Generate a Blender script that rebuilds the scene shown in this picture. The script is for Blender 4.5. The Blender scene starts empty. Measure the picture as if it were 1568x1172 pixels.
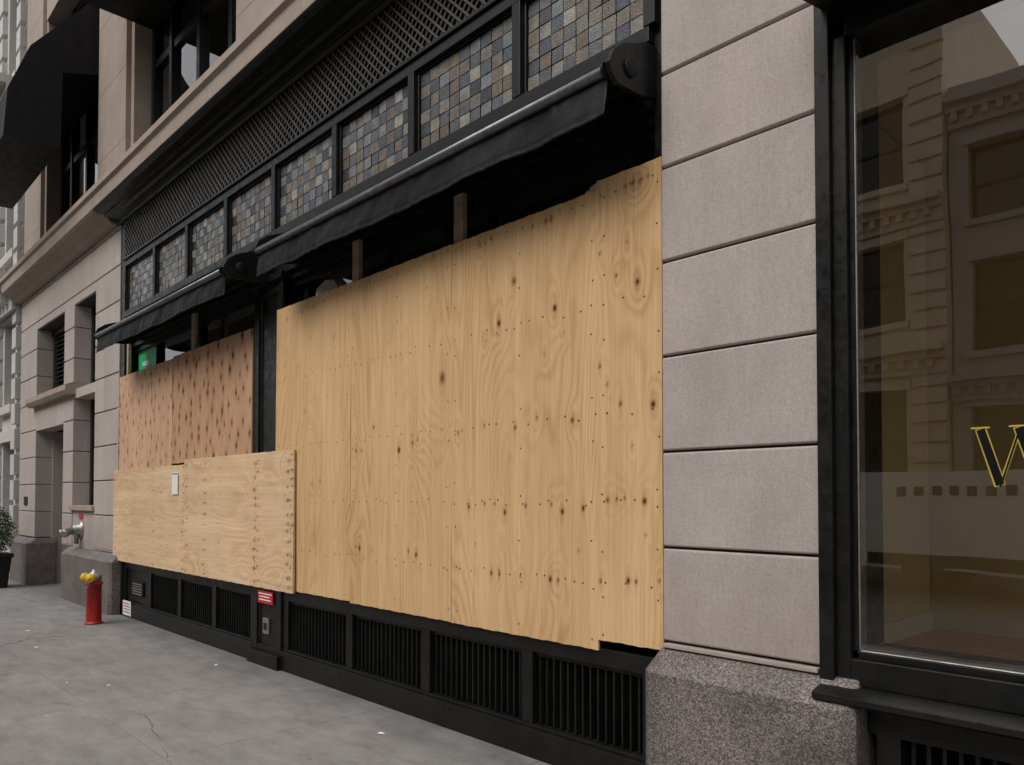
import bpy, bmesh, math, random
import numpy as np
from mathutils import Vector, Matrix
random.seed(7); rng=np.random.RandomState(5)
sc=bpy.context.scene
sc.view_settings.view_transform='Standard'; sc.view_settings.look='None'; sc.view_settings.exposure=0

# ------------------------------------------------------------------ materials
def newmat(name):
    m=bpy.data.materials.new(name); m.use_nodes=True
    nt=m.node_tree; b=nt.nodes['Principled BSDF']; return m,nt,b
def N(nt,t,**kw):
    n=nt.nodes.new(t)
    for k,v in kw.items(): setattr(n,k,v)
    return n
def L(nt,a,b): nt.links.new(a,b)
def coords(nt,scale=(1,1,1),src='Object'):
    tc=N(nt,'ShaderNodeTexCoord'); mp=N(nt,'ShaderNodeMapping'); mp.inputs['Scale'].default_value=scale
    L(nt,tc.outputs[src],mp.inputs['Vector']); return mp.outputs['Vector']
def noise(nt,vec,scale,detail=3,rough=.55,dist=0):
    n=N(nt,'ShaderNodeTexNoise'); n.inputs['Scale'].default_value=scale; n.inputs['Detail'].default_value=detail
    n.inputs['Roughness'].default_value=rough; n.inputs['Distortion'].default_value=dist
    L(nt,vec,n.inputs['Vector']); return n.outputs['Fac']
def ramp(nt,fac,stops):
    r=N(nt,'ShaderNodeValToRGB'); e=r.color_ramp.elements
    while len(e)<len(stops): e.new(.5)
    for i,(p,c) in enumerate(stops):
        e[i].position=p; e[i].color=(c[0],c[1],c[2],1) if not isinstance(c,(int,float)) else (c,c,c,1)
    L(nt,fac,r.inputs['Fac']); return r.outputs['Color']
def mixc(nt,fac,a,b,mode='MIX'):
    n=N(nt,'ShaderNodeMix',data_type='RGBA',blend_type=mode)
    for s,v in ((n.inputs[0],fac),(n.inputs[6],a),(n.inputs[7],b)):
        if hasattr(v,'is_output'): L(nt,v,s)
        elif isinstance(v,(int,float)): s.default_value=v if s.type=='VALUE' else (v,v,v,1)
        else: s.default_value=(v[0],v[1],v[2],1)
    return n.outputs[2]
def math_(nt,op,a,b=0,c=None):
    n=N(nt,'ShaderNodeMath',operation=op)
    for i,v in enumerate((a,b,c)):
        if v is None: continue
        if hasattr(v,'is_output'): L(nt,v,n.inputs[i])
        else: n.inputs[i].default_value=v
    return n.outputs[0]
def bump(nt,b,h,strength=.3,dist=.01):
    n=N(nt,'ShaderNodeBump'); n.inputs['Strength'].default_value=strength; n.inputs['Distance'].default_value=dist
    L(nt,h,n.inputs['Height']); L(nt,n.outputs['Normal'],b.inputs['Normal'])

def simple(name,col,rough=.5,metal=0,var=.25,scale=8,bs=.1,spec=.5):
    m,nt,b=newmat(name); v=coords(nt)
    f=noise(nt,v,scale,4,.65)
    d=tuple(c*(1-var) for c in col); l=tuple(min(1,c*(1+var)) for c in col)
    L(nt,ramp(nt,f,[(.3,d),(.7,l)]),b.inputs['Base Color'])
    L(nt,ramp(nt,f,[(.3,min(1,rough+.1)),(.7,max(0,rough-.08))]),b.inputs['Roughness'])
    b.inputs['Metallic'].default_value=metal; b.inputs['Specular IOR Level'].default_value=spec
    if bs: bump(nt,b,noise(nt,v,scale*6,2),bs,.004)
    return m
def stone(name,c1,c2,tool=True,course=True,rough=.85):
    m,nt,b=newmat(name); v=coords(nt)
    big=noise(nt,v,2.2,5,.65); base=mixc(nt,ramp(nt,big,[(.3,0.),(.7,1.)]),c1,c2)
    sp=noise(nt,v,130,2,.7); base=mixc(nt,.9,base,ramp(nt,sp,[(.3,.82),(.7,1.12)]),'MULTIPLY')
    pit=noise(nt,v,45,3,.6); base=mixc(nt,.8,base,ramp(nt,pit,[(.22,.72),(.36,1.)]),'MULTIPLY')
    hgt=sp
    if tool:
        tl=noise(nt,coords(nt,(120,120,9.)),1.,3,.7)
        base=mixc(nt,1,base,ramp(nt,tl,[(.25,.92),(.75,1.06)]),'MULTIPLY'); hgt=mixc(nt,.5,tl,sp)
    if course:
        sx=N(nt,'ShaderNodeSeparateXYZ'); L(nt,v,sx.inputs[0])
        fl=math_(nt,'FLOOR',math_(nt,'DIVIDE',math_(nt,'SUBTRACT',sx.outputs[2],.78),.4655))
        flx=math_(nt,'FLOOR',math_(nt,'MULTIPLY',sx.outputs[0],.8))
        w=N(nt,'ShaderNodeTexWhiteNoise',noise_dimensions='2D'); cb=N(nt,'ShaderNodeCombineXYZ')
        L(nt,fl,cb.inputs[0]); L(nt,flx,cb.inputs[1]); L(nt,cb.outputs[0],w.inputs['Vector'])
        base=mixc(nt,1,base,ramp(nt,w.outputs['Value'],[(0,(.92,.92,.935)),(1,(1.05,1.04,1.02))]),'MULTIPLY')
        zz=math_(nt,'MULTIPLY_ADD',noise(nt,v,4,4),.9,sx.outputs[2])
        base=mixc(nt,1,base,ramp(nt,math_(nt,'MULTIPLY',zz,.4),[(.42,(.82,.79,.76)),(.70,(1,1,1))]),'MULTIPLY')
    st=noise(nt,coords(nt,(4,4,.8)),1.,4,.6); base=mixc(nt,.3,base,ramp(nt,st,[(.35,.8),(.6,1.03)]),'MULTIPLY')
    L(nt,base,b.inputs['Base Color']); b.inputs['Roughness'].default_value=rough
    bump(nt,b,hgt,.3,.004)
    return m
def granite(name):
    m,nt,b=newmat(name); v=coords(nt)
    vo=N(nt,'ShaderNodeTexVoronoi'); vo.inputs['Scale'].default_value=190; L(nt,v,vo.inputs['Vector'])
    sx=N(nt,'ShaderNodeSeparateColor'); L(nt,vo.outputs['Color'],sx.inputs[0])
    c=ramp(nt,sx.outputs[0],[(0,(.045,.037,.034)),(.3,(.12,.097,.087)),(.65,(.20,.165,.148)),(1,(.35,.305,.28))])
    c=mixc(nt,.9,c,ramp(nt,noise(nt,v,3,4),[(.3,.55),(.7,1.08)]),'MULTIPLY')
    L(nt,c,b.inputs['Base Color']); b.inputs['Roughness'].default_value=.55
    bump(nt,b,sx.outputs[1],.25,.003); return m
def black_paint(name,c=.005,rough=.36,spec=.32):
    m,nt,b=newmat(name); v=coords(nt)
    f=noise(nt,v,5,5,.7); L(nt,ramp(nt,f,[(.35,(c,c,c*1.03)),(.8,(c*2.8,c*2.7,c*2.5))]),b.inputs['Base Color'])
    f2=noise(nt,v,19,4,.7)
    L(nt,ramp(nt,f2,[(.3,rough-.12),(.7,rough+.2)]),b.inputs['Roughness']); b.inputs['Specular IOR Level'].default_value=spec
    bump(nt,b,f2,.15,.004); return m
def glass(name,tint=(.8,.82,.8),boost=1.5,add=.03):
    m=bpy.data.materials.new(name); m.use_nodes=True; nt=m.node_tree
    nt.nodes.remove(nt.nodes['Principled BSDF']); out=nt.nodes['Material Output']
    t=N(nt,'ShaderNodeBsdfTransparent'); t.inputs[0].default_value=(*tint,1)
    g=N(nt,'ShaderNodeBsdfGlossy'); g.inputs['Roughness'].default_value=.008; g.inputs['Color'].default_value=(1,.98,.95,1)
    bp=N(nt,'ShaderNodeBump'); bp.inputs['Strength'].default_value=.06; bp.inputs['Distance'].default_value=.02
    L(nt,noise(nt,coords(nt),1.9,1),bp.inputs['Height']); L(nt,bp.outputs[0],g.inputs['Normal'])
    f=N(nt,'ShaderNodeFresnel'); f.inputs['IOR'].default_value=1.52
    mx=N(nt,'ShaderNodeMixShader'); fac=math_(nt,'MULTIPLY_ADD',f.outputs[0],boost,add)
    L(nt,fac,mx.inputs[0]); L(nt,t.outputs[0],mx.inputs[1]); L(nt,g.outputs[0],mx.inputs[2]); L(nt,mx.outputs[0],out.inputs[0])
    return m
def plywood(name,early,late,rings=34,contrast=1.0,stretch=.25,haloc=(.26,.105,.035)):
    m,nt,b=newmat(name)
    a=N(nt,'ShaderNodeAttribute',attribute_name='guv'); v=a.outputs['Vector']
    def mp(s):
        q=N(nt,'ShaderNodeMapping'); q.inputs['Scale'].default_value=s; L(nt,v,q.inputs[0]); return q.outputs[0]
    kf=N(nt,'ShaderNodeAttribute',attribute_name='kf').outputs['Fac']
    kd=N(nt,'ShaderNodeAttribute',attribute_name='kd').outputs['Fac']
    f=noise(nt,mp((1.5,stretch,1)),1.,2.2,.45,.25)
    field=math_(nt,'ADD',math_(nt,'MULTIPLY',f,rings),kf)
    wob=noise(nt,mp((22,2.2,1)),1.,2); field=math_(nt,'MULTIPLY_ADD',wob,.6,field)
    s=math_(nt,'SINE',math_(nt,'MULTIPLY',field,6.283)); s=math_(nt,'MULTIPLY_ADD',s,.5,.5); s=math_(nt,'POWER',s,1.7)
    amp=ramp(nt,noise(nt,mp((2.3,.8,3)),1.,3),[(.38,.10),(.70,.9)])
    s=math_(nt,'MULTIPLY',math_(nt,'MULTIPLY',s,amp),contrast)
    col=mixc(nt,s,early,late)
    fine=noise(nt,mp((95,2.0,1)),1.,3,.65); col=mixc(nt,.9,col,ramp(nt,fine,[(.28,.84),(.72,1.09)]),'MULTIPLY')
    band=noise(nt,mp((13,.35,7)),1.,2,.5); col=mixc(nt,.8,col,ramp(nt,band,[(.3,(.90,.87,.83)),(.7,(1.05,1.05,1.05))]),'MULTIPLY')
    patch=noise(nt,mp((1.6,.7,5)),1.,2); col=mixc(nt,.8,col,ramp(nt,patch,[(.3,(.88,.85,.81)),(.7,(1.05,1.05,1.04))]),'MULTIPLY')
    halo=ramp(nt,kd,[(.02,0.),(.5,.8)]); col=mixc(nt,halo,col,haloc)
    core=ramp(nt,kd,[(.5,0.),(.85,1.)]); col=mixc(nt,core,col,(.035,.015,.008))
    L(nt,col,b.inputs['Base Color']); b.inputs['Roughness'].default_value=.85; b.inputs['Specular IOR Level'].default_value=.2
    bump(nt,b,mixc(nt,.5,s,fine),.15,.003); return m

M={}
M['lime']=stone('limestone',(.49,.425,.388),(.425,.365,.33))
M['lime_smooth']=stone('limestone_smooth',(.41,.33,.275),(.33,.262,.215),tool=False,course=False)
M['lime_dark']=simple('mortar_joint',(.04,.034,.03),.9)
M['joint']=simple('joint_filler',(.15,.145,.14),.9)
M['neigh']=stone('pale_stone',(.58,.56,.53),(.50,.48,.45),tool=False,course=False)
M['opp']=stone('opposite_stone',(.76,.64,.50),(.66,.54,.41),tool=False,course=False)
M['opp2']=stone('opposite_stone_grey',(.46,.42,.42),(.38,.35,.36),tool=False,course=False)
M['granite']=granite('granite')
M['black']=black_paint('black_paint'); M['black2']=black_paint('black_paint_matte',.005,.55)
M['grille']=simple('grille_paint',(.05,.047,.043),.45,0,.3,6,.1,.4)
M['fabric']=simple('awning_canvas',(.006,.006,.0065),.62,0,.4,9,.35,.25)
M['bar']=simple('awning_bar_metal',(.15,.15,.155),.35,.4,.35,14,.1)
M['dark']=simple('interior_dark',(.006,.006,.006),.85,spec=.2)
M['glass']=glass('shop_glass',(.94,.94,.88),2.2,.13); M['glassd']=glass('upper_glass',(.6,.62,.62),1.8,.05)
M['postwood']=simple('lumber',(.46,.33,.23),.75,0,.25,12,.2)
M['plyA']=plywood('plywood_pine',(.70,.465,.245),(.565,.325,.145),40,.95,.22)
M['plyB']=plywood('plywood_pine_light',(.75,.545,.345),(.59,.355,.18),20,.95)
M['plyC']=plywood('plywood_knotty',(.66,.425,.285),(.50,.28,.165),26,.9,.25,(.19,.075,.035))
M['plyD']=plywood('plywood_knotty_dark',(.58,.36,.225),(.44,.235,.13),26,.9,.25,(.16,.06,.03))
M['screw']=simple('screw_head',(.06,.035,.02),.6)
M['olive']=simple('painted_wall',(.68,.55,.29),.8,0,.06,2,.05)
M['trimw']=simple('trim_paint',(.7,.64,.5),.6,0,.05,2,0)
M['red']=simple('red_paint',(.33,.010,.010),.4,0,.4,12,.15)
M['yellow']=simple('yellow_paint',(.68,.46,.02),.45,0,.25,14,.15)
M['steel']=simple('worn_steel',(.33,.32,.30),.4,.7,.3,20,.15)
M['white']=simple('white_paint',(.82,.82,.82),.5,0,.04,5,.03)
M['paper']=simple('paper',(.78,.78,.77),.8,0,.03,5,.03)
M['signred']=simple('sign_red',(.5,.02,.02),.45,0,.1,5,0)
M['green']=simple('reflection_green',(.04,.55,.2),.5,0,.15,5,0)
M['gold']=simple('gold_leaf',(.62,.44,.08),.4,.2,.1,9,0)
M['tire']=simple('rubber',(.02,.02,.02),.8)
M['carglass']=simple('vehicle_glass',(.015,.018,.02),.08,0,.1,3,0)
M['soil']=simple('soil',(.05,.035,.02),.9)
tilecols=[(.15,.125,.095),(.20,.18,.15),(.085,.088,.092),(.06,.07,.085),(.038,.038,.042),(.13,.10,.07),(.15,.16,.165),(.27,.245,.205)]
M['tiles']=[]
for i,c in enumerate(tilecols):
    M['tiles'].append(simple('stained_glass_%d'%i,c,.25,0,.35,22,.6))
m,nt,b=newmat('floor_boards'); v=coords(nt)
br=N(nt,'ShaderNodeTexBrick'); br.inputs['Scale'].default_value=1; br.inputs['Brick Width'].default_value=1.1; br.inputs['Row Height'].default_value=.08
br.inputs['Mortar Size'].default_value=.002; br.inputs['Color1'].default_value=(.75,.36,.09,1); br.inputs['Color2'].default_value=(.62,.28,.07,1); br.inputs['Mortar'].default_value=(.1,.05,.02,1)
L(nt,v,br.inputs['Vector']); L(nt,br.outputs[0],b.inputs['Base Color']); b.inputs['Roughness'].default_value=.35; M['floor']=m
# concrete
m,nt,b=newmat('sidewalk_concrete'); v=coords(nt)
c=mixc(nt,ramp(nt,noise(nt,v,.8,5,.65),[(.3,0.),(.7,1.)]),(.235,.227,.217),(.315,.305,.292))
sx=N(nt,'ShaderNodeSeparateXYZ'); L(nt,v,sx.inputs[0]); cb=N(nt,'ShaderNodeCombineXYZ')
L(nt,math_(nt,'FLOOR',math_(nt,'DIVIDE',sx.outputs[0],1.52)),cb.inputs[0]); L(nt,math_(nt,'FLOOR',math_(nt,'DIVIDE',sx.outputs[1],1.52)),cb.inputs[1])
w=N(nt,'ShaderNodeTexWhiteNoise',noise_dimensions='2D'); L(nt,cb.outputs[0],w.inputs['Vector'])
c=mixc(nt,1,c,ramp(nt,w.outputs['Value'],[(0,.965),(1,1.03)]),'MULTIPLY')
c=mixc(nt,1,c,ramp(nt,noise(nt,v,150,3,.75),[(.3,.72),(.7,1.2)]),'MULTIPLY')
c=mixc(nt,.9,c,ramp(nt,noise(nt,coords(nt,(1,2,1)),3.1,7,.72),[(.35,.70),(.6,1.03)]),'MULTIPLY')
# darker strip by the wall
ed=math_(nt,'MULTIPLY_ADD',noise(nt,v,2.5,4,.6),.8,math_(nt,'MULTIPLY',sx.outputs[1],-1.0))
c=mixc(nt,1,c,ramp(nt,ed,[(.42,.66),(.95,1.0)]),'MULTIPLY')
def spots(c,scale,a,bb,col,fac):
    vo=N(nt,'ShaderNodeTexVoronoi'); vo.inputs['Scale'].default_value=scale; L(nt,v,vo.inputs['Vector'])
    s2=N(nt,'ShaderNodeSeparateColor'); L(nt,vo.outputs['Color'],s2.inputs[0])
    rad=math_(nt,'MULTIPLY_ADD',s2.outputs[0],a,bb)
    return mixc(nt,math_(nt,'MULTIPLY',math_(nt,'LESS_THAN',vo.outputs['Distance'],rad),fac),c,col)
c=spots(c,2.6,.085,-.02,(.09,.085,.08),.6); c=spots(c,6.3,.11,-.07,(.10,.095,.09),.5); c=spots(c,4.1,.2,-.175,(.55,.54,.52),.6)
# hairline cracks
wv=N(nt,'ShaderNodeTexNoise'); wv.inputs['Scale'].default_value=1.7; wv.inputs['Detail'].default_value=5; L(nt,v,wv.inputs['Vector'])
wm=mixc(nt,.22,v,wv.outputs['Color'])
vc=N(nt,'ShaderNodeTexVoronoi',feature='DISTANCE_TO_EDGE'); vc.inputs['Scale'].default_value=.55; L(nt,wm,vc.inputs['Vector'])
ck=math_(nt,'MULTIPLY',math_(nt,'LESS_THAN',vc.outputs['Distance'],.0022),ramp(nt,noise(nt,v,.9,2),[(.5,0.),(.56,.65)]))
c=mixc(nt,ck,c,(.07,.065,.06))
L(nt,c,b.inputs['Base Color']); b.inputs['Roughness'].default_value=.82; bump(nt,b,noise(nt,v,110,3),.25,.004); M['conc']=m
M['asphalt']=simple('asphalt',(.05,.05,.052),.85,0,.25,30,.4)
M['leaf']=simple('boxwood_leaves',(.045,.085,.02),.55,0,.5,30,0)

# ------------------------------------------------------------------ mesh builder
def empty(name,loc=(0,0,0)):
    o=bpy.data.objects.new(name,None); o.empty_display_size=.3; o.location=loc; sc.collection.objects.link(o); return o
class MB:
    def __init__(s): s.bm=bmesh.new(); s.mats=[]
    def mi(s,m):
        m=M[m] if isinstance(m,str) else m
        if m not in s.mats: s.mats.append(m)
        return s.mats.index(m)
    def face(s,pts,m):
        f=s.bm.faces.new([s.bm.verts.new(p) for p in pts]); f.material_index=s.mi(m); return f
    def box(s,x0,x1,d0,d1,z0,z1,m):
        i=s.mi(m); y0,y1=-max(d0,d1),-min(d0,d1)
        V=[s.bm.verts.new(p) for p in ((x0,y0,z0),(x1,y0,z0),(x1,y1,z0),(x0,y1,z0),(x0,y0,z1),(x1,y0,z1),(x1,y1,z1),(x0,y1,z1))]
        for q in ((0,3,2,1),(4,5,6,7),(0,1,5,4),(1,2,6,5),(2,3,7,6),(3,0,4,7)):
            s.bm.faces.new([V[k] for k in q]).material_index=i
    def _ex(s,a,c,i):
        n=len(a); fs=[s.bm.faces.new(a),s.bm.faces.new(c[::-1])]
        for k in range(n): fs.append(s.bm.faces.new((a[k],a[(k+1)%n],c[(k+1)%n],c[k])))
        for f in fs: f.material_index=i
    def prism(s,prof,x0,x1,m):
        s._ex([s.bm.verts.new((x0,-d,z)) for d,z in prof],[s.bm.verts.new((x1,-d,z)) for d,z in prof],s.mi(m))
    def prismz(s,prof,z0,z1,m):
        s._ex([s.bm.verts.new((x,-d,z0)) for x,d in prof],[s.bm.verts.new((x,-d,z1)) for x,d in prof],s.mi(m))
    def prismy(s,prof,y0,y1,m):
        s._ex([s.bm.verts.new((x,y0,z)) for x,z in prof],[s.bm.verts.new((x,y1,z)) for x,z in prof],s.mi(m))
    def lathe(s,prof,origin,axis,m,seg=24):
        i=s.mi(m); ax=Vector(axis).normalized(); q=ax.to_track_quat('Z','Y'); o=Vector(origin); rings=[]
        for r,h in prof:
            rings.append([s.bm.verts.new(o+q@Vector((max(r,1e-4)*math.cos(2*math.pi*k/seg),max(r,1e-4)*math.sin(2*math.pi*k/seg),h))) for k in range(seg)])
        for A,B in zip(rings,rings[1:]):
            for k in range(seg):
                f=s.bm.faces.new((A[k],A[(k+1)%seg],B[(k+1)%seg],B[k])); f.material_index=i; f.smooth=True
        for R in (rings[0][::-1],rings[-1]): s.bm.faces.new(R).material_index=i
    def done(s,name,parent=None,bevel=0):
        bmesh.ops.recalc_face_normals(s.bm,faces=s.bm.faces)
        me=bpy.data.meshes.new(name); s.bm.to_mesh(me); s.bm.free()
        for m in s.mats: me.materials.append(m)
        o=bpy.data.objects.new(name,me); sc.collection.objects.link(o)
        if parent: o.parent=parent
        if bevel:
            b=o.modifiers.new('b','BEVEL'); b.width=bevel; b.segments=2; b.limit_method='ANGLE'; b.angle_limit=.6; b.harden_normals=False
        return o

# ------------------------------------------------------------------ ground
g=MB(); g.face([(-300,-300,-.16),(300,-300,-.16),(300,300,-.16),(-300,300,-.16)],'asphalt'); g.done('ground')
g=MB(); g.face([(-60,-13.5,-.150),(40,-13.5,-.150),(40,-4.72,-.150),(-60,-4.72,-.150)],'asphalt'); g.done('road')
s=MB()
for i in range(-27,10):
    for j in range(3):
        x0=i*1.52; y1=-j*1.52
        s.box(x0+.002,x0+1.518,-(y1)+.002 if j else -0.6,-(y1)+1.518,-.12,0,'conc')
s.box(-41,15.2,-.6,4.55,-.158,-.004,'joint')
s.done('sidewalk',bevel=.003)
s=MB(); s.box(-41,15.2,4.56,4.72,-.158,.002,'granite'); s.done('kerb',bevel=.015)
s=MB(); s.box(-60,30,13.5,17.2,-.158,-.01,'conc'); s.done('opposite_sidewalk',bevel=.015)
# scattered scraps of litter
s=MB(); r=random.Random(12)
for k in range(16):
    x=r.uniform(-10,-1.5); y=-r.uniform(.25,2.6); a=r.uniform(0,3.1); l=r.uniform(.01,.035); h=.004
    u=Vector((math.cos(a),math.sin(a),0))*l; q=Vector((-math.sin(a),math.cos(a),0))*l*.35; p=Vector((x,y,h))
    s.face([p+u,p+q+Vector((0,0,.006)),p-u,p-q],'paper')
s.done('litter')

# ------------------------------------------------------------------ stone building
B=empty('stone_building')
Z0=.78; C=.4655
def courses(mb,x0,x1,z0,z1,d=0.0,depth=.25,mat='lime',back=True,split=None):
    zs=[z0]; n=math.ceil((z0-Z0)/C+1e-3)
    while Z0+n*C<z1-.02: zs.append(Z0+n*C); n+=1
    zs.append(z1); gp=.006; ch=.010
    cols=[x0]+(split or [])+[x1]
    for a,b in zip(zs,zs[1:]):
        for xa,xb in zip(cols,cols[1:]):
            dd=d+random.uniform(-.0015,.0015)
            mb.prism([(d-depth,a+gp),(dd-ch,a+gp),(dd,a+gp+ch*.6),(dd,b-gp-ch*.6),(dd-ch,b-gp),(d-depth,b-gp)],xa+(.002 if xa!=x0 else 0),xb-(.002 if xb!=x1 else 0),mat)
    if back: mb.box(x0+.004,x1-.004,d-depth+.001,d-.028,z0,z1,'lime_dark')
TOP=14.0
w=MB()
courses(w,-2.19,-1.415,Z0+.01,5.14,d=.012,depth=.5)
w.box(-2.185,-1.42,-.4,.03,.765,.785,'lime')
o=w.done('right_pier',B,.004)
def plinth(x0,x1,d,zf,zb,name):
    p=MB(); c=.035
    p.prismz([(x0,-.3),(x0,d-c),(x0+c,d),(x1-c,d),(x1,d-c),(x1,-.3)],-.02,zf-.03,'granite')
    i=p.mi('granite'); lo=[(x0,-.3),(x0,d-c),(x0+c,d),(x1-c,d),(x1,d-c),(x1,-.3)]
    hi=[(x0+.03,-.3),(x0+.03,.0),(x0+.045,.015),(x1-.045,.015),(x1-.03,.0),(x1-.03,-.3)]
    V0=[p.bm.verts.new((x,-q,zf-.03)) for x,q in lo]; V1=[p.bm.verts.new((x,-q,zf)) for x,q in lo]; V2=[p.bm.verts.new((x,-q,zb)) for x,q in hi]
    for A,Bv in ((V0,V1),(V1,V2)):
        for k in range(5): p.bm.faces.new((A[k],A[k+1],Bv[k+1],Bv[k])).material_index=i
    p.bm.faces.new(V2).material_index=i
    bmesh.ops.remove_doubles(p.bm,verts=p.bm.verts,dist=1e-5)
    return p.done(name,B,.006)
plinth(-2.235,-1.235,.135,.665,.76,'granite_plinth_right')
plinth(-12.85,-10.50,.135,.665,.76,'granite_plinth_middle')
plinth(-16.35,-15.0,.135,.70,.79,'granite_plinth_left')
w=MB()
courses(w,-11.66,-10.60,.775,5.10,d=.012)
courses(w,-13.3,-12.75,.775,4.40,d=.012)
courses(w,-16.3,-15.08,.80,5.04,d=.012)
courses(w,-15.08,-11.66,4.36,5.04,d=.010,split=[-13.9,-12.7])
w.box(-15.08,-13.3,-.25,.012,2.62,3.02,'lime')
w.prism([(-.2,3.02),(.10,3.02),(.14,3.08),(.14,3.16),(0,3.22),(-.2,3.22)],-15.25,-12.68,'lime_smooth')
w.box(-12.75,-11.66,-.25,.0,2.96,3.10,'lime')
w.box(-12.75,-11.66,-.3,.0,.76,1.30,'lime'); w.box(-12.8,-11.62,-.2,.05,1.30,1.37,'lime_smooth')
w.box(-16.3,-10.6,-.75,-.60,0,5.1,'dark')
w.box(-12.75,-12.65,-.28,-.22,1.37,4.4,'black'); w.box(-11.76,-11.66,-.28,-.22,1.37,4.4,'black')
w.box(-15.08,-13.3,-.28,-.2,4.26,4.36,'black')
for k in range(14): w.prism([(-.30,3.24+k*.075),(-.22,3.22+k*.075),(-.22,3.235+k*.075),(-.30,3.255+k*.075)],-15.0,-13.35,'black')
w.box(-15.05,-13.33,-.55,-.50,0,2.6,'black'); w.box(-14.9,-14.25,-.50,-.485,.3,2.2,'carglass'); w.box(-14.15,-13.5,-.50,-.485,.3,2.2,'carglass')
w.box(-13.34,-13.25,-.6,-.24,0,2.62,'lime'); w.box(-15.12,-15.04,-.6,-.24,0,2.62,'lime')
w.box(-11.68,-11.64,-.6,-.24,.8,4.4,'lime'); w.box(-12.77,-12.74,-.6,-.24,.8,4.4,'lime')
w.box(-13.3,-12.85,-.5,.0,0,.775,'granite')
w.done('ground_floor_wall',B,.004)
w=MB(); w.face([(-12.65,.24,1.37),(-11.76,.24,1.37),(-11.76,.24,4.4),(-12.65,.24,4.4)],'glassd'); w.done('side_window_glass',B)
w=MB()
prof=[(-.3,5.172),(.26,5.172),(.30,5.20),(.31,5.34),(.345,5.37),(.345,5.44),(.02,5.50),(-.3,5.50)]
xs_=[-10.70,-8.9,-7.1,-5.3,-3.5,-1.7,.1,2.5]
for a,b in zip(xs_,xs_[1:]): w.prism(prof,a+.0015,b-.0015,'lime_smooth')
prof2=[(-.3,5.042),(.10,5.042),(.16,5.11),(.27,5.17),(.30,5.20),(.31,5.34),(.345,5.37),(.345,5.44),(.02,5.50),(-.3,5.50)]
xs_=[-16.45,-14.6,-12.7,-10.703]
for a,b in zip(xs_,xs_[1:]): w.prism(prof2,a+.0015,b-.0015,'lime_smooth')
w.done('stone_ledge',B,.004)
w=MB()
per=4.49; edges=[(-16.2+per*i,-14.77+per*i) for i in range(0,5)]
for a,b in edges:
    w.box(a+.12,b-.12,-.3,.03,5.5,TOP,'lime_smooth')
    w.box(a,a+.118,-.32,-.03,5.5,TOP,'lime_smooth'); w.box(b-.118,b,-.32,-.03,5.5,TOP,'lime_smooth')
    z=6.1
    while z<TOP: w.box(a+.122,b-.122,-.2,.0315,z,z+.006,'lime_dark'); z+=.93
for (a,b),(c,d) in zip(edges,edges[1:]):
    w.box(b,c,-.3,-.02,5.5,5.72,'lime_smooth')
    w.box(b,c,-.3,.0,9.6,10.6,'lime_smooth'); w.box(b,c,-.3,-.02,10.6,TOP,'lime_smooth')
    for x in (b,b+.62,(b+c)/2-.04,c-.70,c-.1): w.box(x+.001,x+.09,-.36,-.24,5.72,9.6,'black')
    for z in (5.72,7.0,9.5): w.box(b+.001,c-.001,-.35,-.26,z,z+.1,'black')
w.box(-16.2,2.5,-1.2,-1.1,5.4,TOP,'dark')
w.done('upper_storey',B,.006)
w=MB()
for (a,b),(c,d) in zip(edges,edges[1:]): w.face([(b,.30,5.7),(c,.30,5.7),(c,.30,9.6),(b,.30,9.6)],'glassd')
w.done('upper_window_glass',B)
w=MB(); w.box(-16.3,-2.3,-8,-1.25,-.1,TOP-.2,'lime_smooth'); w.box(-2.3,2.5,-8,-1.25,4.0,TOP-.2,'lime_smooth'); w.box(-2.3,2.5,-8,-2.6,-.1,3.99,'lime_smooth'); w.done('building_core',B)

# ------------------------------------------------------------------ black storefront
XL,XR=-10.60,-2.192
w=MB()
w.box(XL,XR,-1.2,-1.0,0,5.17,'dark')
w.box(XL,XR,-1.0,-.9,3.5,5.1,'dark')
w.box(XL,XL+.16,-.4,.0,0,5.02,'black')
w.box(XR-.07,XR-.001,-.4,-.03,.7,5.02,'black')
w.box(XL+.16,XR-.07,-.25,-.03,3.46,3.775,'black')
w.box(XL+.16,XR-.07,-.25,-.07,3.40,3.457,'black')
w.box(XL+.16,XR-.07,-.25,-.11,3.34,3.397,'black')
w.box(XL+.16,XR-.07,-.2,.015,3.775,3.855,'black')
w.box(XL+.16,XR-.07,-.2,.015,4.425,4.50,'black')
w.box(XL+.16,XR-.07,-.2,.035,4.503,4.53,'black')
w.box(XL+.16,XR,-.25,-.09,4.53,5.02,'dark')
w.box(XL+.16,XR-.07,-.2,-.06,3.855,4.425,'black2')
ws=[-10.42,-9.35,-8.35,-7.34,-6.33,-5.29,-4.27,-3.22,-2.26]
for x in ws: w.box(x-.035,x+.035,-.19,.018,3.856,4.424,'black')
for a,b in zip(ws,ws[1:]):
    for (p,q,r,t) in ((a+.036,a+.055,3.857,4.423),(b-.055,b-.036,3.857,4.423)): w.box(p,q,-.1,-.012,r,t,'black')
    w.box(a+.055,b-.055,-.1,-.012,3.857,3.872,'black'); w.box(a+.055,b-.055,-.1,-.012,4.408,4.423,'black')
w.prism([(-.2,5.02),(.03,5.02),(.045,5.05),(.045,5.075),(.10,5.085),(.13,5.10),(.19,5.105),(.19,5.125),(.27,5.13),(.31,5.145),(.325,5.165),(-.2,5.168)],XL-.1,XR+.002,'black')
for x in (-10.42,-8.42,-6.80,-6.06,-4.1,-2.34): w.box(x-.03,x+.04,-.24,-.16,.7,3.34,'black')
w.box(XL+.16,XR-.07,-.24,-.15,3.02,3.09,'black')
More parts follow.
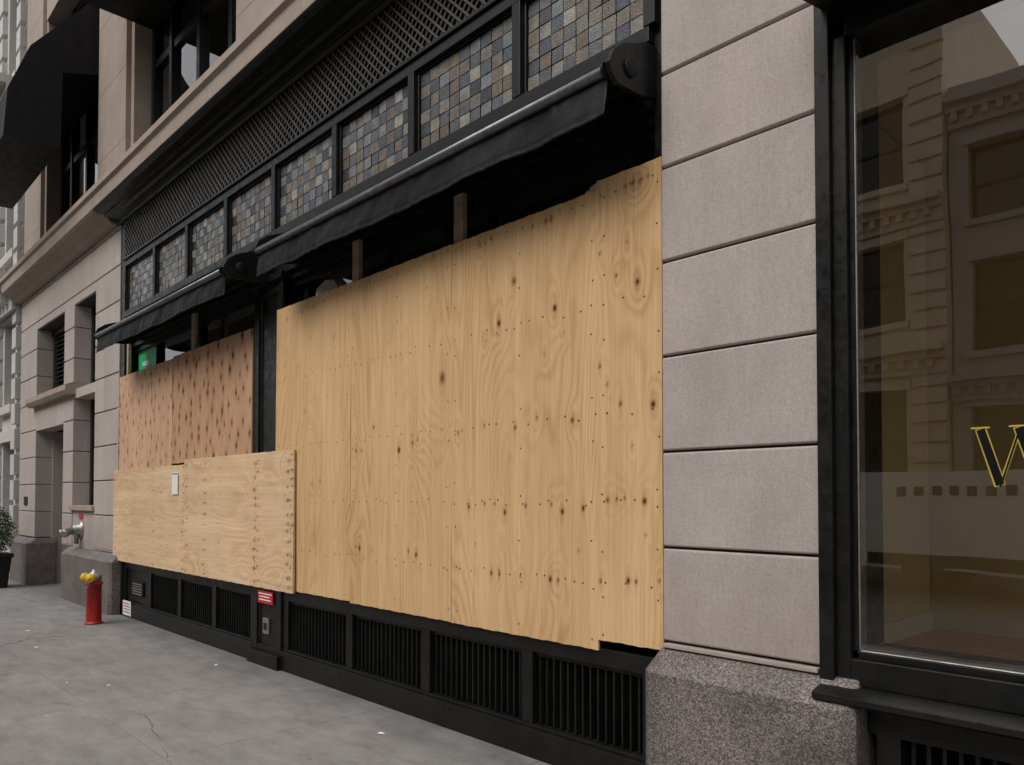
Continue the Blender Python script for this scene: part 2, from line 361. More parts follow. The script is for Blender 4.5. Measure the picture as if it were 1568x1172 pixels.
w.box(XL+.16,XR-.07,-.95,-.02,.60,.692,'black')
w.box(XL+.001,-6.72,-.3,.0,0,.165,'black'); w.box(-6.17,XR-.04,-.3,.0,0,.165,'black')
w.box(XL+.16,-6.72,-.2,-.02,.165,.185,'black'); w.box(-6.17,XR-.07,-.2,-.02,.165,.185,'black')
w.box(XL+.16,XR-.04,-.25,-.12,.166,.60,'dark')
L1=[-10.42,-9.50,-8.56,-7.63,-6.76]; L2=[-6.12,-5.10,-4.14,-3.17,-2.30]
for x in L1+L2: w.box(x-.045,x+.045,-.2,-.024,.186,.599,'black')
w.box(-10.37,-9.55,-.2,-.05,.186,.599,'black')
for Ls in (L1[1:],L2):
    for a,b in zip(Ls,Ls[1:]):
        n=int((b-a-.11)/.052); p=(b-a-.11)/n
        for k in range(n):
            x=a+.055+k*p
            w.prismz([(x+.004,-.10),(x+.012,-.055),(x+.028,-.05),(x+.036,-.10)],.186,.575,'black')
        w.box(a+.046,b-.046,-.1,-.045,.575,.598,'black')
px0,px1=-6.72,-6.17
w.box(px0,px1,-.3,-.03,0,3.46,'black'); w.box(px0-.02,px1+.02,-.2,.04,0,.12,'black')
w.box(px0+.0,px0+.09,-.1,-.004,.121,3.4,'black'); w.box(px1-.09,px1,-.1,-.004,.121,3.4,'black')
for z in (.121,.63,3.30): w.box(px0+.091,px1-.091,-.1,-.006,z,z+.05,'black')
for xx in (px0+.10,px1-.12): w.prismz([(xx,-.03),(xx+.01,-.012),(xx+.02,-.03)],.18,3.3,'black')
w.box(px0-.03,px1+.03,-.1,.03,3.401,3.46,'black')
w.done('black_storefront',B,.004)
w=MB(); w.face([(XL+.1,.2,.7),(XR,.2,.7),(XR,.2,3.36),(XL+.1,.2,3.36)],'glassd'); w.done('storefront_glass',B)
w=MB()
for a,b in zip(ws,ws[1:]):
    nx,nz=9,6; x0,x1,z0,z1=a+.057,b-.057,3.874,4.406; dx=(x1-x0)/nx; dz=(z1-z0)/nz
    for i in range(nx):
        for j in range(nz):
            light=((i+j)%2==0)
            mt=M['tiles'][random.choice([0,1,1,6,7,0,5] if light else [2,3,3,4,2,5,0])]
            t1=random.uniform(-.0025,.0025); t2=random.uniform(-.0025,.0025); gg=.0032
            xa,xb,za,zb=x0+i*dx+gg,x0+(i+1)*dx-gg,z0+j*dz+gg,z0+(j+1)*dz-gg
            w.face([(xa,.03+t1,za),(xb,.03-t1,za+0),(xb,.03-t1+t2,zb),(xa,.03+t1+t2,zb)],mt)
w.done('leaded_transom_windows',B)
# lattice grille
w=MB(); z0,z1=4.535,5.015; H=z1-z0; p=.080; x=XL+.16-H
i=w.mi('grille')
while x<XR:
    for s_ in (1,-1):
        ax,bx=(x,x+H) if s_>0 else (x+H,x); az,bz=z0,z1
        lo,hi=XL+.165,XR-.005
        tt=lambda v:(v-ax)/(bx-ax)
        ta,tb=sorted((tt(lo),tt(hi))); t0=max(0,ta); t1=min(1,tb)
        if t1-t0<.04: continue
        A=Vector((ax+(bx-ax)*t0,0,az+(bz-az)*t0)); Bp=Vector((ax+(bx-ax)*t1,0,az+(bz-az)*t1))
        n=Vector((-(Bp-A).z,0,(Bp-A).x)).normalized()*.0075
        d0,d1=(-.004,.010) if s_>0 else (.0105,.022)
        c=[]
        for P in (A+n,A-n,Bp-n,Bp+n):
            c.append((w.bm.verts.new((P.x,-d0,P.z)),w.bm.verts.new((P.x,-d1,P.z))))
        w.bm.faces.new([q[1] for q in c]).material_index=i
        for k in range(4): w.bm.faces.new((c[k][0],c[(k+1)%4][0],c[(k+1)%4][1],c[k][1])).material_index=i
    x+=p
w.done('lattice_grille',B)

# ------------------------------------------------------------------ right shop window
w=MB(); WX0=-1.412; WX1=2.3
w.box(WX0,WX0+.06,-.3,.03,.73,5.16,'black'); w.box(WX0+.06,WX0+.115,-.3,.0,.73,3.45,'black'); w.box(WX0+.115,WX0+.135,-.3,-.03,.87,3.38,'black')
w.box(WX0+.136,WX0+.142,-.1,-.032,.875,3.375,'steel')
w.box(WX0+.115,WX1,-.3,.0,.735,.84,'black'); w.box(WX0+.135,WX1,-.3,-.03,.84,.868,'black'); w.box(WX0+.143,WX1,-.1,-.032,.8685,.874,'steel')
w.prism([(-.3,.675),(.10,.675),(.13,.69),(.13,.715),(.05,.733),(-.3,.733)],-1.40,WX1,'black')
w.box(WX0+.06,WX1,-.3,.0,3.38,3.72,'black'); w.box(WX0+.06,WX1,-.3,.05,3.72,3.80,'black'); w.box(WX0+.06,WX1,-.3,-.02,3.80,5.16,'black')
w.box(WX1,WX1+.1,-.1,.03,.73,5.16,'black')
w.box(-1.23,WX1,-.35,-.12,0,.674,'dark'); w.box(-1.23,WX1,-.3,.02,0,.15,'black'); w.box(-1.23,WX1,-.3,.0,.56,.674,'black')
for x in (-1.2,-.35,.55,1.45): w.box(x,x+.09,-.3,.0,.151,.559,'black')
x=-1.1
while x<WX1:
    w.prismz([(x,-.11),(x+.01,-.05),(x+.026,-.05),(x+.036,-.11)],.152,.558,'black'); x+=.055
w.lathe([(.13,0),(.13,.03),(.10,.045),(.085,.03),(.0,.03)],(-.66,-.0,.34),(0,-1,0),'black2',32)
w.prism([(.0,3.62),(.20,3.60),(.28,3.56),(.30,3.50),(.28,3.46),(.0,3.52)],WX0+.03,WX1,'fabric')
w.done('shop_window_frame',B,.004)
w=MB(); w.face([(WX0+.13,.04,.86),(WX1,.04,.86),(WX1,.04,3.40),(WX0+.13,.04,3.40)],'glass')
w.face([(WX1+.05,.1,.63),(WX1+.05,2.3,.63),(WX1+.05,2.3,3.7),(WX1+.05,.1,3.7)],'glass'); w.done('shop_window_glass',B)  # second pane: unseen glazed end, added so daylight fills the room
w=MB()
w.box(-1.9,-1.75,-2.34,-.52,.64,3.69,'olive'); w.box(-1.749,-1.42,-.56,-.5,.64,3.69,'olive')
w.box(-1.9,WX1,-2.5,-2.35,.6,3.7,'olive'); w.box(-1.9,WX1,-2.349,-.3,.56,.63,'floor'); w.box(-1.9,WX1,-2.5,-.3,3.701,3.8,'trimw')
w.box(-1.749,WX1,-2.349,-2.33,.631,.75,'trimw'); w.box(-1.749,-1.73,-2.329,-.57,.631,.75,'trimw')
w.done('shop_interior',B)
def stroke(mb,p,q,wd,y,th,mat):
    A=Vector((p[0],0,p[1]));Bq=Vector((q[0],0,q[1])); n=Vector((-(Bq-A).z,0,(Bq-A).x)).normalized()*wd/2
    c=[A+n,A-n,Bq-n,Bq+n]; i=mb.mi(mat); lo=[mb.bm.verts.new((v.x,y,v.z)) for v in c]; hi=[mb.bm.verts.new((v.x,y-th,v.z)) for v in c]
    mb.bm.faces.new(hi).material_index=i; mb.bm.faces.new(lo).material_index=i
    for k in range(4): mb.bm.faces.new((lo[k],lo[(k+1)%4],hi[(k+1)%4],hi[k])).material_index=i
w=MB(); zt,zb=1.74,1.53; xs=[-.835,-.775,-.715,-.655,-.59]
for a,b,c,d,wd in ((0,zt,1,zb,.036),(1,zb,2,zt-.02,.012),(2,zt,3,zb,.036),(3,zb,4,zt,.012)):
    stroke(w,(xs[a],b),(xs[c],d),wd,.037-.0002*a,.002,'gold')
    stroke(w,(xs[a]+.001,b-.004),(xs[c]+.001,d+.004),wd-(.008 if wd>.02 else .006),.0345-.0002*a,.001,'dark')
for x in (xs[0],xs[2],xs[4]): w.box(x-.030,x+.030,-.0370,-.0331,zt-.001,zt+.005,'gold')
w.done('window_lettering')
s=MB(); s.lathe([(.0015,0),(.0015,.9)],(-.74,.35,2.75),(0,0,1),'steel',8)
for k in range(10):
    t=k/9*math.pi*1.3; s.lathe([(.004,0),(.004,.012)],(-.74+.022*math.sin(t),.35,2.72+.022*math.cos(t)),(math.cos(t),0,-math.sin(t)),'steel',8)
s.done('hanging_hook')

# ------------------------------------------------------------------ awnings (retracted)
def awning(x0,x1,d,z,valh,name):
    E=empty(name,((x0+x1)/2,-d,z)); inv=Matrix.Translation(-E.location)
    parts=[]
    w=MB(); w.prism([(.0,z+.22),(.05,z+.24),(d-.06,z+.045),(d-.02,z+.01),(d-.02,z-.03),(d-.06,z-.035),(.0,z+.12)],x0+.03,x1-.03,'fabric')
    parts.append(w.done('canopy'))
    w=MB(); w.lathe([(.026,0),(.026,x1-x0)],(x0,-d,z),(1,0,0),'bar',20)
    for x in (x0-.004,x1-.006): w.lathe([(.036,0),(.036,.01)],(x,-d,z),(1,0,0),'black',20)
    parts.append(w.done('front_bar'))
    n=int((x1-x0)/.0125); w=MB(); i=w.mi('fabric'); rows=14; G=[]
    for r in range(rows+1):
        t=r/rows; row=[]
        for k in range(n+1):
            x=x0+(x1-x0)*k/n
            wv=.012*t*math.sin(x*5.1+1.3*math.sin(x*2.3))+.006*t*math.sin(x*17+t*2)+.003*math.sin(x*23+t*5+3*math.sin(x*3))*math.sin(t*3.1)+.002*t*math.sin(x*61+t*3)
            sm=(x-x0)%1.22; wv+=.006*math.exp(-((sm-.9)/.02)**2)
            if r==rows-2: wv-=.004
            row.append(w.bm.verts.new((x,-(d-.012+.012*t+wv),z-.012-valh*t+.004*t*math.sin(x*3.3))))
        G.append(row)
    for r in range(rows):
        for k in range(n):
            f=w.bm.faces.new((G[r][k],G[r][k+1],G[r+1][k+1],G[r+1][k])); f.material_index=i; f.smooth=True
    o=w.done('valance'); so=o.modifiers.new('s','SOLIDIFY'); so.thickness=.003; parts.append(o)
    w=MB()
    for x in (x0-.035,x1+.005):
        pr=[(-.03,z-.02),(.10,z-.05),(d-.05,z-.055),(d+.0,z-.02),(d+.015,z+.03),(d-.02,z+.10),(d-.10,z+.16),(d-.2,z+.20),(.05,z+.24),(-.03,z+.24)]
        w.prism(pr,x,x+.03,'black')
        w.lathe([(.045,0),(.045,.012),(.02,.02)],(x+.03,-(d-.14),z+.05),(1,0,0),'black2',20)
    w.box(x0+.05,x1-.05,.02,.06,z+.05,z+.10,'black')
    parts.append(w.done('end_brackets',None,.003))
    for p_ in parts: p_.parent=E; p_.matrix_parent_inverse=inv
    return E
awning(-5.97,-2.28,.33,3.51,.20,'awning')
awning(-10.10,-6.42,.42,3.43,.19,'awning')
def drop_awning(x0,x1,prof,name):
    w=MB(); w.prism(prof,x0,x1,'fabric'); w.done(name)
drop_awning(-14.75,-11.72,[(-.2,8.7),(0,8.6),(.25,8.25),(.83,7.52),(1.08,6.86),(1.12,6.22),(1.09,6.22),(.46,6.25),(.44,7.3),(-.2,7.5)],'window_awning')
drop_awning(-10.24,-7.2,[(-.25,9.4),(.1,9.1),(.6,8.5),(.95,7.6),(.92,7.52),(-.25,7.52)],'window_awning')

# ------------------------------------------------------------------ plywood panels
def panel(x0,x1,z0,z1,d,mat,knots,vertical,seed,name='plywood_panel',holes=(),th=.018,res=.010,smear=6,sm=.22):
    nx=int(round((x1-x0)/res))+1; nz=int(round((z1-z0)/res))+1
    X,Z=np.meshgrid(np.linspace(x0,x1,nx),np.linspace(z0,z1,nz))
    kf=np.zeros_like(X); kd=np.zeros_like(X)
    for (kx,kz,r,s_) in knots:
        if kx<x0-.2 or kx>x1+.2: continue
        dx,dz=X-kx,Z-kz
        if not vertical: dx,dz=dz,dx
        kf+= (1.0+r*90)*np.exp(-((dx/(r*2.6+.012))**2+(dz/(r*6.5+.03))**2))
        kd=np.maximum(kd,s_*np.exp(-((dx/(r*1.0))**2+(dz/(r*1.5))**2)))
        kd=np.maximum(kd,sm*s_*np.exp(-((dx/(r*1.3))**2+(dz/(r*smear))**2)))
    warp=.0025*np.sin(X*2.1+seed)+.002*np.sin(Z*2.7+seed*2)
    jag=lambda a,s: .0015*np.sin(a*31+s)+.001*np.sin(a*77+s)
    Zp=Z.copy(); Zp[-1,:]+=jag(X[-1,:],seed); Zp[0,:]+=jag(X[0,:],seed+1)
    Y=-(d+warp)
    co=np.stack([X,Y,Zp],-1).reshape(-1,3)
    nF=nx*nz
    idx=np.arange(nF).reshape(nz,nx)
    q=np.stack([idx[:-1,:-1],idx[:-1,1:],idx[1:,1:],idx[1:,:-1]],-1).reshape(-1,4)
    loop=np.concatenate([idx[0,:],idx[1:,-1],idx[-1,-2::-1],idx[-2:0:-1,0]])
    bk=co[loop].copy(); bk[:,1]=-(d-th)
    bi=np.arange(len(loop))+nF
    e=np.stack([loop,bi,np.roll(bi,-1),np.roll(loop,-1)],-1)
    co=np.concatenate([co,bk]); faces=np.concatenate([q,e])
    me=bpy.data.meshes.new(name); me.from_pydata(co.tolist(),[],faces.tolist())
    ac,al=(X,Z) if vertical else (Z,X)
    guv=np.stack([ac+seed*3.7,al+seed*1.9,np.full_like(X,seed*.83)],-1).reshape(-1,3)
    guv=np.concatenate([guv,guv.reshape(-1,3)[loop]])
    a=me.attributes.new('guv','FLOAT_VECTOR','POINT'); a.data.foreach_set('vector',guv.astype(np.float32).ravel())
    for nm,arr in (('kf',kf),('kd',kd)):
        f=arr.reshape(-1); f=np.concatenate([f,f[loop]+(.25 if nm=='kd' else 0)])
        a=me.attributes.new(nm,'FLOAT','POINT'); a.data.foreach_set('value',np.clip(f,0,60 if nm=='kf' else 1).astype(np.float32))
    me.materials.append(mat); me.materials.append(M['screw'])
    bm=bmesh.new(); bm.from_mesh(me)
    for (hx,hz,r) in holes:
        if not(x0+.005<hx<x1-.005 and z0+.005<hz<z1-.005): continue
        y=-(d+.0025*math.sin(hx*2.1+seed)+.002*math.sin(hz*2.7+seed*2))-.0012
        vs=[bm.verts.new((hx+r*math.cos(t),y,hz+r*math.sin(t))) for t in [k*math.pi/4 for k in range(8)]]
        f=bm.faces.new(vs); f.material_index=1
    bm.to_mesh(me); bm.free(); me.update()
    for p_ in me.polygons: p_.use_smooth=False
    o=bpy.data.objects.new(name,me); sc.collection.objects.link(o); return o

K=[(-3.93,2.27,.032,.74),(-4.42,1.82,.017,1),(-3.25,2.77,.018,.8),(-3.38,2.54,.016,1),(-2.92,2.55,.016,1),(-2.345,2.58,.015,.95),(-2.48,2.64,.010,.8),
(-2.25,1.95,.015,1),(-2.79,1.91,.012,.95),(-3.24,1.90,.012,.85),(-2.453,1.97,.011,.85),(-3.06,1.945,.009,.7),(-3.51,1.93,.009,.7),(-3.76,1.90,.009,.8),
(-3.66,1.43,.011,.95),(-3.51,1.45,.008,.8),(-3.33,1.40,.014,.9),(-3.155,1.44,.011,.8),(-2.867,1.41,.013,1),(-2.715,1.43,.012,1),(-2.305,1.47,.014,1),(-2.54,1.475,.012,.8),(-2.48,1.48,.008,.9),(-2.43,1.485,.008,.8),(-2.95,1.45,.009,.8),(-3.42,1.45,.008,.8),
(-3.45,1.03,.012,.9),(-3.38,1.03,.010,.9),(-2.96,1.03,.014,.95),(-2.90,1.03,.010,.8),(-3.2,1.03,.009,.7),(-2.59,1.05,.010,.8),(-2.41,1.065,.013,1),(-2.36,1.065,.009,.9),(-2.22,1.08,.008,.8),
(-4.92,1.11,.014,1),(-4.97,1.12,.010,.7),(-4.21,1.10,.013,1),(-4.30,1.12,.012,.7),(-4.75,1.10,.008,.6),(-4.98,1.84,.012,.85),(-4.9,1.84,.010,.6),(-4.26,1.86,.012,.75),(-4.20,1.88,.010,.6),(-4.74,2.0,.010,.95),(-5.5,1.62,.011,.6),(-5.75,2.2,.010,.5),
(-6.08,3.02,.011,.7),(-5.82,3.04,.012,.7),(-5.62,3.06,.010,.7),(-5.45,3.06,.009,.6),(-5.3,2.75,.010,.5),
(-3.56,3.06,.013,.6),(-3.51,3.06,.011,.6),(-3.45,3.07,.010,.5),(-2.99,3.06,.013,.75),(-2.95,3.06,.013,.7),(-3.10,3.05,.009,.6),(-2.42,3.09,.011,.7),(-2.37,3.095,.013,.8),(-2.33,3.09,.011,.7),(-2.28,3.10,.009,.6),
(-2.59,2.18,.010,.8),(-2.59,2.78,.009,.7),(-2.54,2.08,.009,.6),(-2.38,1.75,.007,.6),(-3.0,2.3,.008,.4),(-3.5,2.45,.008,.5),(-2.85,2.4,.008,.4),(-2.75,1.2,.009,.5),(-3.6,1.2,.008,.5),(-2.3,1.3,.008,.5),(-2.41,2.8,.009,.6),(-5.62,1.6,.009,.6),(-5.4,2.3,.008,.4),(-4.55,2.6,.007,.4),(-4.1,2.9,.008,.5)]
H=[]
for xs_ in (-6.24,-5.65,-5.10,-5.02,-4.45,-3.87,-3.79,-3.2,-2.65,-2.57,-2.22):
    z=.75
    while z<3.12: H.append((xs_+random.uniform(-.012,.012),z+random.uniform(-.03,.03),.0055)); z+=random.uniform(.2,.32)
for zz in (1.04,1.46,1.92,2.5,3.08):
    x=-6.2
    while x<-2.2: H.append((x,zz+random.uniform(-.018,.018),.0058)); x+=random.uniform(.06,.17)
for n_,(a,b,z0,z1) in enumerate([(-6.27,-5.052,.70,3.133),(-5.050,-3.832,.69,3.128),(-3.830,-2.612,.685,3.128),(-2.610,-2.197,.742,3.172)]):
    panel(a,b,z0,z1,0.0+(.0015*n_),M['plyA'],K,True,[1.3,2.9,4.1,7.7][n_],holes=H)
s=MB(); s.prismy([(-2.70,3.128),(-2.611,3.128),(-2.611,3.168),(-2.66,3.155),(-2.665,3.142),(-2.69,3.14)],-.001,.016,'postwood'); s.done('plywood_offcut')
K2=[];H2=[]
for xc,r0 in ((-10.62,.007),(-10.2,.008),(-9.25,.008),(-8.35,.009),(-8.22,.009),(-7.75,.010),(-6.62,.013),(-6.55,.008),(-5.98,.013),(-5.92,.009)):
    z=.73
    while z<1.86:
        K2.append((xc+random.uniform(-.02,.02),z+random.uniform(-.02,.02),r0*random.uniform(.7,1.25),random.uniform(.55,1))); z+=random.uniform(.075,.15)
for xc in (-10.66,-9.9,-8.98,-8.33,-8.25,-7.4,-6.6,-5.93):
    z=.72
    while z<1.85: H2.append((xc+random.uniform(-.01,.01),z,.007)); z+=random.uniform(.08,.13)
for i in range(26): K2.append((random.uniform(-10.6,-6),random.uniform(.75,1.8),random.uniform(.005,.009),random.uniform(.3,.7)))
panel(-10.71,-8.302,.685,1.838,.030,M['plyB'],K2,False,3.3,holes=H2)
panel(-8.298,-5.885,.685,1.890,.032,M['plyB'],K2,False,6.4,holes=H2)
def knotty(x0,x1,z0,z1,seed,rs,nx=9,nz=8):
    r=random.Random(seed); out=[]
    for i in range(nx):
        for j in range(nz):
            out.append((x0+(i+.5+r.uniform(-.35,.35)+ (.25 if j%2 else -.25))*(x1-x0)/nx, z0+(j+.5+r.uniform(-.33,.33))*(z1-z0)/nz, rs*r.uniform(.7,1.35), r.uniform(.55,.95)))
    return out
panel(-10.70,-8.745,1.842,3.03,.006,M['plyC'],knotty(-10.7,-8.745,1.842,3.03,4,.016),True,8.8,holes=[(x_/10,z_,.007) for x_ in range(-106,-88,3) for z_ in (1.9,2.3,2.7,2.98)],smear=3.4,sm=.36)
panel(-8.725,-6.735,1.86,3.05,.010,M['plyD'],knotty(-8.725,-6.735,1.86,3.05,9,.024),True,11.2,holes=[(x_/10,z_,.007) for x_ in range(-86,-68,3) for z_ in (1.9,2.3,2.7,2.99)],smear=3.0,sm=.46)
for x in (-3.80,-5.03,-8.24):
    s=MB(); s.box(x-.045,x+.045,-.06,-.022,.70,3.455,'postwood'); s.done('timber_post',bevel=.003)
s=MB(); s.box(-10.42,-10.36,-.06,-.022,3.0,3.45,'postwood'); s.done('timber_post',bevel=.003)

# ------------------------------------------------------------------ small signs
s=MB(); s.box(-8.64,-8.47,.0355,.0375,1.52,1.76,'paper'); s.box(-8.63,-8.48,.0376,.0382,1.735,1.75,'steel'); s.done('paper_notice')
s=MB(); s.box(-6.59,-6.30,.002,.007,.545,.655,'signred')
for k,(a,b) in enumerate(((-6.57,-6.32),(-6.55,-6.36),(-6.56,-6.33))): s.box(a,b,.0072,.0082,.625-k*.027,.635-k*.027,'white')
s.done('warning_sign',bevel=.001)
s=MB(); s.box(-6.53,-6.42,-.029,-.012,.27,.41,'steel'); s.box(-6.50,-6.45,-.012,-.004,.31,.37,'black'); s.done('outlet_box',bevel=.004)
s=MB(); s.box(-10.37,-10.07,.001,.005,.02,.20,'white')
for k in range(4): s.box(-10.34,-10.11,.0052,.0062,.16-k*.035,.172-k*.035,'signred')
s.done('notice_sign',bevel=.001)
s=MB(); s.box(-10.15,-9.75,-.048,-.03,.28,.46,'black2')
for k in range(5): s.box(-10.12,-9.78,-.0298,-.025,.30+k*.03,.312+k*.03,'steel')
s.done('vent_cover',bevel=.002)
s=MB(); s.box(-10.36,-9.72,-.149,-.146,3.0,3.36,'green'); s.box(-10.2,-9.95,-.1455,-.1445,3.14,3.2,'white'); s.done('reflection_panel')  # flat green panel painted in for a green reflection on the glass
s=MB(); s.prismy([(-5.97,3.10),(-5.57,3.10),(-5.57,3.25),(-5.64,3.31),(-5.77,3.335),(-5.92,3.29)],.19,.195,'white'); s.done('reflection_panel')  # white cut-out added as a painted bright reflection on the glass

# ------------------------------------------------------------------ red standpipe hydrant
E=empty('fire_hydrant',(-9.94,-.45,0))
def par(o,E):
    o.parent=E; o.matrix_parent_inverse=Matrix.Translation(-E.location)
hx,hy=-9.94,-.45
s=MB(); s.lathe([(.10,0),(.10,.015),(.088,.025),(.083,.04),(.081,.46),(.092,.465),(.092,.49),(.08,.495)],(hx,hy,0),(0,0,1),'red',32); par(s.done('barrel'),E)
s=MB(); s.lathe([(.07,.0),(.078,.02),(.078,.07),(.06,.10),(.03,.12),(.028,.14),(.0,.145)],(hx,hy,.495),(0,0,1),'steel',28); par(s.done('bonnet'),E)
s=MB()
for ax in ((-.75,-.66,0),(.8,-.6,0)):
    a=Vector(ax).normalized(); o_=Vector((hx,hy,.545))+a*.05
    s.lathe([(.042,0),(.042,.045),(.052,.05),(.052,.085),(.045,.095),(.02,.10),(.018,.12),(.0,.122)],o_,a,'yellow',20)
par(s.done('hose_caps'),E)
s=MB()
for k in range(8):
    t=k/7; s.lathe([(.006,0),(.006,.018)],(hx-.09+.18*t,hy-.088,.47-.05*math.sin(math.pi*t)),(1,0,.6 if k%2 else -.6),'steel',8)
par(s.done('chain'),E)

E=empty('fire_department_connection',(-12.3,-.12,1.0))
s=MB(); s.lathe([(.14,0),(.14,.015),(.08,.03),(.07,.12)],(-12.3,-.0,1.02),(0,-1,0),'steel',24)
for dx in (-.09,.09):
    s.lathe([(.045,0),(.045,.13),(.055,.135),(.055,.16)],(-12.3,-.08,1.02),(dx*6,-1,-.3),'steel',18)
par(s.done('twin_inlet'),E)
s=MB()
for dx in (-.09,.09):
    a=Vector((dx*6,-1,-.3)).normalized(); s.lathe([(.058,0),(.058,.04),(.03,.05)],Vector((-12.3,-.08,1.02))+a*.15,a,'steel',18)
s.lathe([(.03,0),(.03,.2)],(-12.3,-.06,.82),(0,0,1),'steel',14); s.box(-12.40,-12.20,.0015,.01,1.18,1.25,'signred')
par(s.done('caps'),E)
s=MB(); s.box(-15.85,-15.6,.0145,.025,1.35,1.5,'black2'); s.done('intercom_plate',bevel=.002)

# ------------------------------------------------------------------ potted boxwood
E=empty('potted_bush',(-15.05,-.62,0))
s=MB()
i=s.mi('black2'); lo=[(-.19,-.19),(.19,-.19),(.19,.19),(-.19,.19)]
A=[s.bm.verts.new((-15.05+a,-.62+b,0)) for a,b in lo]; Bv=[s.bm.verts.new((-15.05+a*1.25,-.62+b*1.25,.5)) for a,b in lo]; Cv=[s.bm.verts.new((-15.05+a*1.38,-.62+b*1.38,.5)) for a,b in lo]; Dv=[s.bm.verts.new((-15.05+a*1.38,-.62+b*1.38,.56)) for a,b in lo]
for P,Q in ((A,Bv),(Bv,Cv),(Cv,Dv)):
    for k in range(4): s.bm.faces.new((P[k],P[(k+1)%4],Q[(k+1)%4],Q[k])).material_index=i
s.bm.faces.new(Dv).material_index=s.mi('soil')
par(s.done('planter',None,.005),E)
s=MB(); i=s.mi('leaf'); r=random.Random(3)
for k in range(5200):
    v=Vector((r.gauss(0,1),r.gauss(0,1),r.gauss(0,1))).normalized()
    bumpy=1+.16*math.sin(v.x*7+1)*math.sin(v.y*6+2)*math.cos(v.z*8)
    p_=Vector((-15.05,-.62,.93))+Vector((v.x*.31,v.y*.31,v.z*.42))*bumpy*r.uniform(.72,1.04)
    a=Vector((r.gauss(0,1),r.gauss(0,1),r.gauss(0,1))).normalized()*.016; b_=a.cross(v).normalized()*.010
    s.bm.faces.new([s.bm.verts.new(p_+q) for q in (a,b_,-a,-b_)]).material_index=i
s.lathe([(.03,0),(.02,.5)],(-15.05,-.62,.5),(0,0,1),'postwood',8)
par(s.done('foliage'),E)

# ------------------------------------------------------------------ neighbour + opposite buildings
def block(name,x0,x1,yf,depth,H,storeys,bay,winw,mat,out,cornice_z,ph=0):
    E=empty(name,((x0+x1)/2,yf,0)); w=MB()
    def bx(a,b,d0,d1,z0,z1,m):
        w.box(a,b,*( (-(yf)+d0,-(yf)+d1) if out<0 else (-(yf)-d0,-(yf)-d1) ),z0,z1,m)
    n=int((x1-x0)/bay); bw=(x1-x0)/n
    bx(x0,x1,-depth,-.6,-.1,H-.1,mat)
    zprev=0
    for (zs,ze) in storeys:
        bx(x0,x1,-.6,0,zprev,zs,mat); zprev=ze
        for k in range(n+1):
            a=max(x0,x0+k*bw-(bw-winw)/2); b=min(x1,x0+k*bw+(bw-winw)/2); bx(a,b,-.6,.0,zs,ze,mat)
        for k in range(n):
            a=x0+k*bw+(bw-winw)/2; b=a+winw
            bx(a,b,-.58,-.30,zs,ze,'carglass'); bx(a,a+.07,-.3,-.24,zs,ze,'black'); bx(b-.07,b,-.3,-.24,zs,ze,'black')
            bx(a+.07,b-.07,-.3,-.25,(zs+ze)/2-.04,(zs+ze)/2+.04,'black'); bx(a-.1,b+.1,.001,.10,zs-.16,zs-.002,mat)
            bx(a-.12,b+.12,.002,.07,ze+.001,ze+.22,mat)
    bx(x0,x1,-.6,0,zprev,H,mat)
    for k in range(n+1):
        a=x0+k*bw-(bw-winw)/2+.15; b=x0+k*bw+(bw-winw)/2-.15
        a=max(a,x0); b=min(b,x1); z=.0
        if b-a<.3: continue
        while z<H-1:
            bx(a,b,.0,.09,z+.03,min(z+.40,H-1),mat); z+=.47
    for cz in cornice_z:
        bx(x0,x1,.095,.30,cz,cz+.16,mat); bx(x0,x1,.095,.5,cz+.162,cz+.32,mat); bx(x0,x1,.092,.16,cz-.35,cz-.002,mat)
        x=x0+.1
        while x<x1-.2: bx(x,x+.14,.161,.28,cz-.2,cz-.003,mat); x+=.32
    o=w.done('facade',None); par(o,E); return E
block('pale_stone_building',-42,-16.46,.02,8,15,[(1.0,2.55),(3.25,4.9),(6.2,8.4),(9.6,11.8)],1.9,1.0,'neigh',-1,[5.3,8.95])
block('opposite_building',-33.5,-6.1,-17.2,10,15,[(1.0,4.2),(5.9,8.0),(9.4,11.6)],3.4,1.5,'opp',1,[4.9,8.6,13.9])
block('opposite_building',-6.05,24,-17.45,10,11.5,[(.8,3.6),(5.0,7.2),(8.2,10.0)],3.0,2.2,'opp2',1,[4.1,10.8])

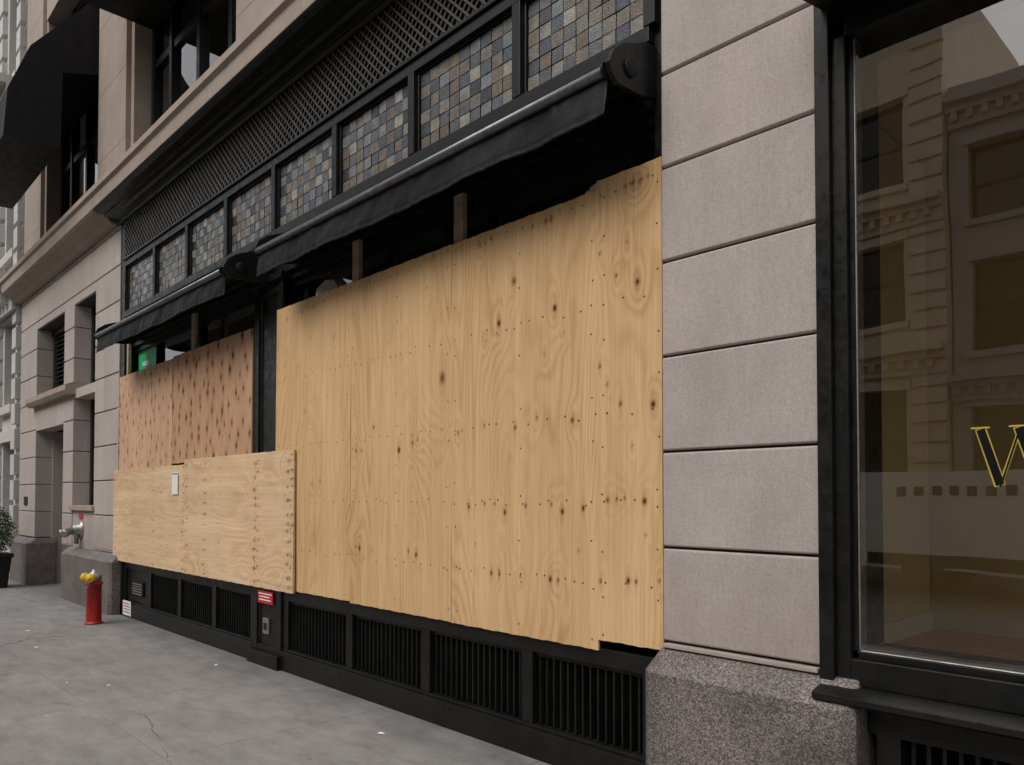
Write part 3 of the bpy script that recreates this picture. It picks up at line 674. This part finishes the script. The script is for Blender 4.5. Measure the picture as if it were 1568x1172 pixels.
# ------------------------------------------------------------------ parked white van (seen in reflections)
E=empty('delivery_van',(-3.4,-11.7,0))
s=MB(); o=1.9
prof=[(-7.4,.25),(-2.9,.25),(-2.2,.32),(-2.12,.75),(-2.3,.98),(-2.95,1.12),(-3.55,1.78),(-3.8,1.9),(-7.3,1.95),(-7.42,1.8)]
s.prismy([(x+o-.6*(x<-6),z) for x,z in prof],-12.7,-10.75,'white')
s.prismy([(-3.05+o,1.14),(-3.6+o,1.72),(-4.3+o,1.74),(-4.3+o,1.14)],-10.75,-10.742,'carglass')
s.box(-7.4+o,-2.2+o,10.735,10.749,.30,.52,'black2')
for k in range(7): s.box(-5.0+k*.28,-4.85+k*.28,10.735,10.749,1.52,1.68,'black2')
par(s.done('body',None,.05),E)
s=MB()
for x in (-6.5+o,-3.05+o):
    for y in (-10.73,-12.5): s.lathe([(.32,0),(.34,.03),(.34,.17),(.32,.2),(.2,.205),(.18,.19),(0,.19)],(x,y-.19,.19),(0,1,0),'tire',24)
par(s.done('wheels'),E)

# ------------------------------------------------------------------ light
W=bpy.data.worlds.new('World'); sc.world=W; W.use_nodes=True; nt=W.node_tree
bg=nt.nodes['Background']; sky=N(nt,'ShaderNodeTexSky',sky_type='NISHITA'); sky.sun_disc=False
sky.sun_elevation=math.radians(52); sky.sun_rotation=math.radians(170); sky.dust_density=3; sky.air_density=1.2; sky.ozone_density=1
hs=N(nt,'ShaderNodeHueSaturation'); hs.inputs['Saturation'].default_value=.22; L(nt,sky.outputs[0],hs.inputs['Color'])
L(nt,hs.outputs[0],bg.inputs['Color']); bg.inputs['Strength'].default_value=.15
sun=bpy.data.lights.new('sun','SUN'); sun.energy=1.5; sun.angle=math.radians(35); sun.color=(1,.97,.93)
so=bpy.data.objects.new('sun',sun); sc.collection.objects.link(so)
so.rotation_euler=Vector((.12,.62,-.76)).to_track_quat('-Z','Y').to_euler(); so.location=(0,-10,20)

# ------------------------------------------------------------------ camera
cam=bpy.data.cameras.new('camera'); co=bpy.data.objects.new('camera',cam); sc.collection.objects.link(co)
cam.sensor_width=36; cam.lens=26.86; cam.clip_end=1000; cam.clip_start=.05
co.location=(0,-3.114,1.49); co.rotation_euler=(math.radians(91.3),0,math.radians(46.4))
cam.shift_y=149/1568
sc.camera=co
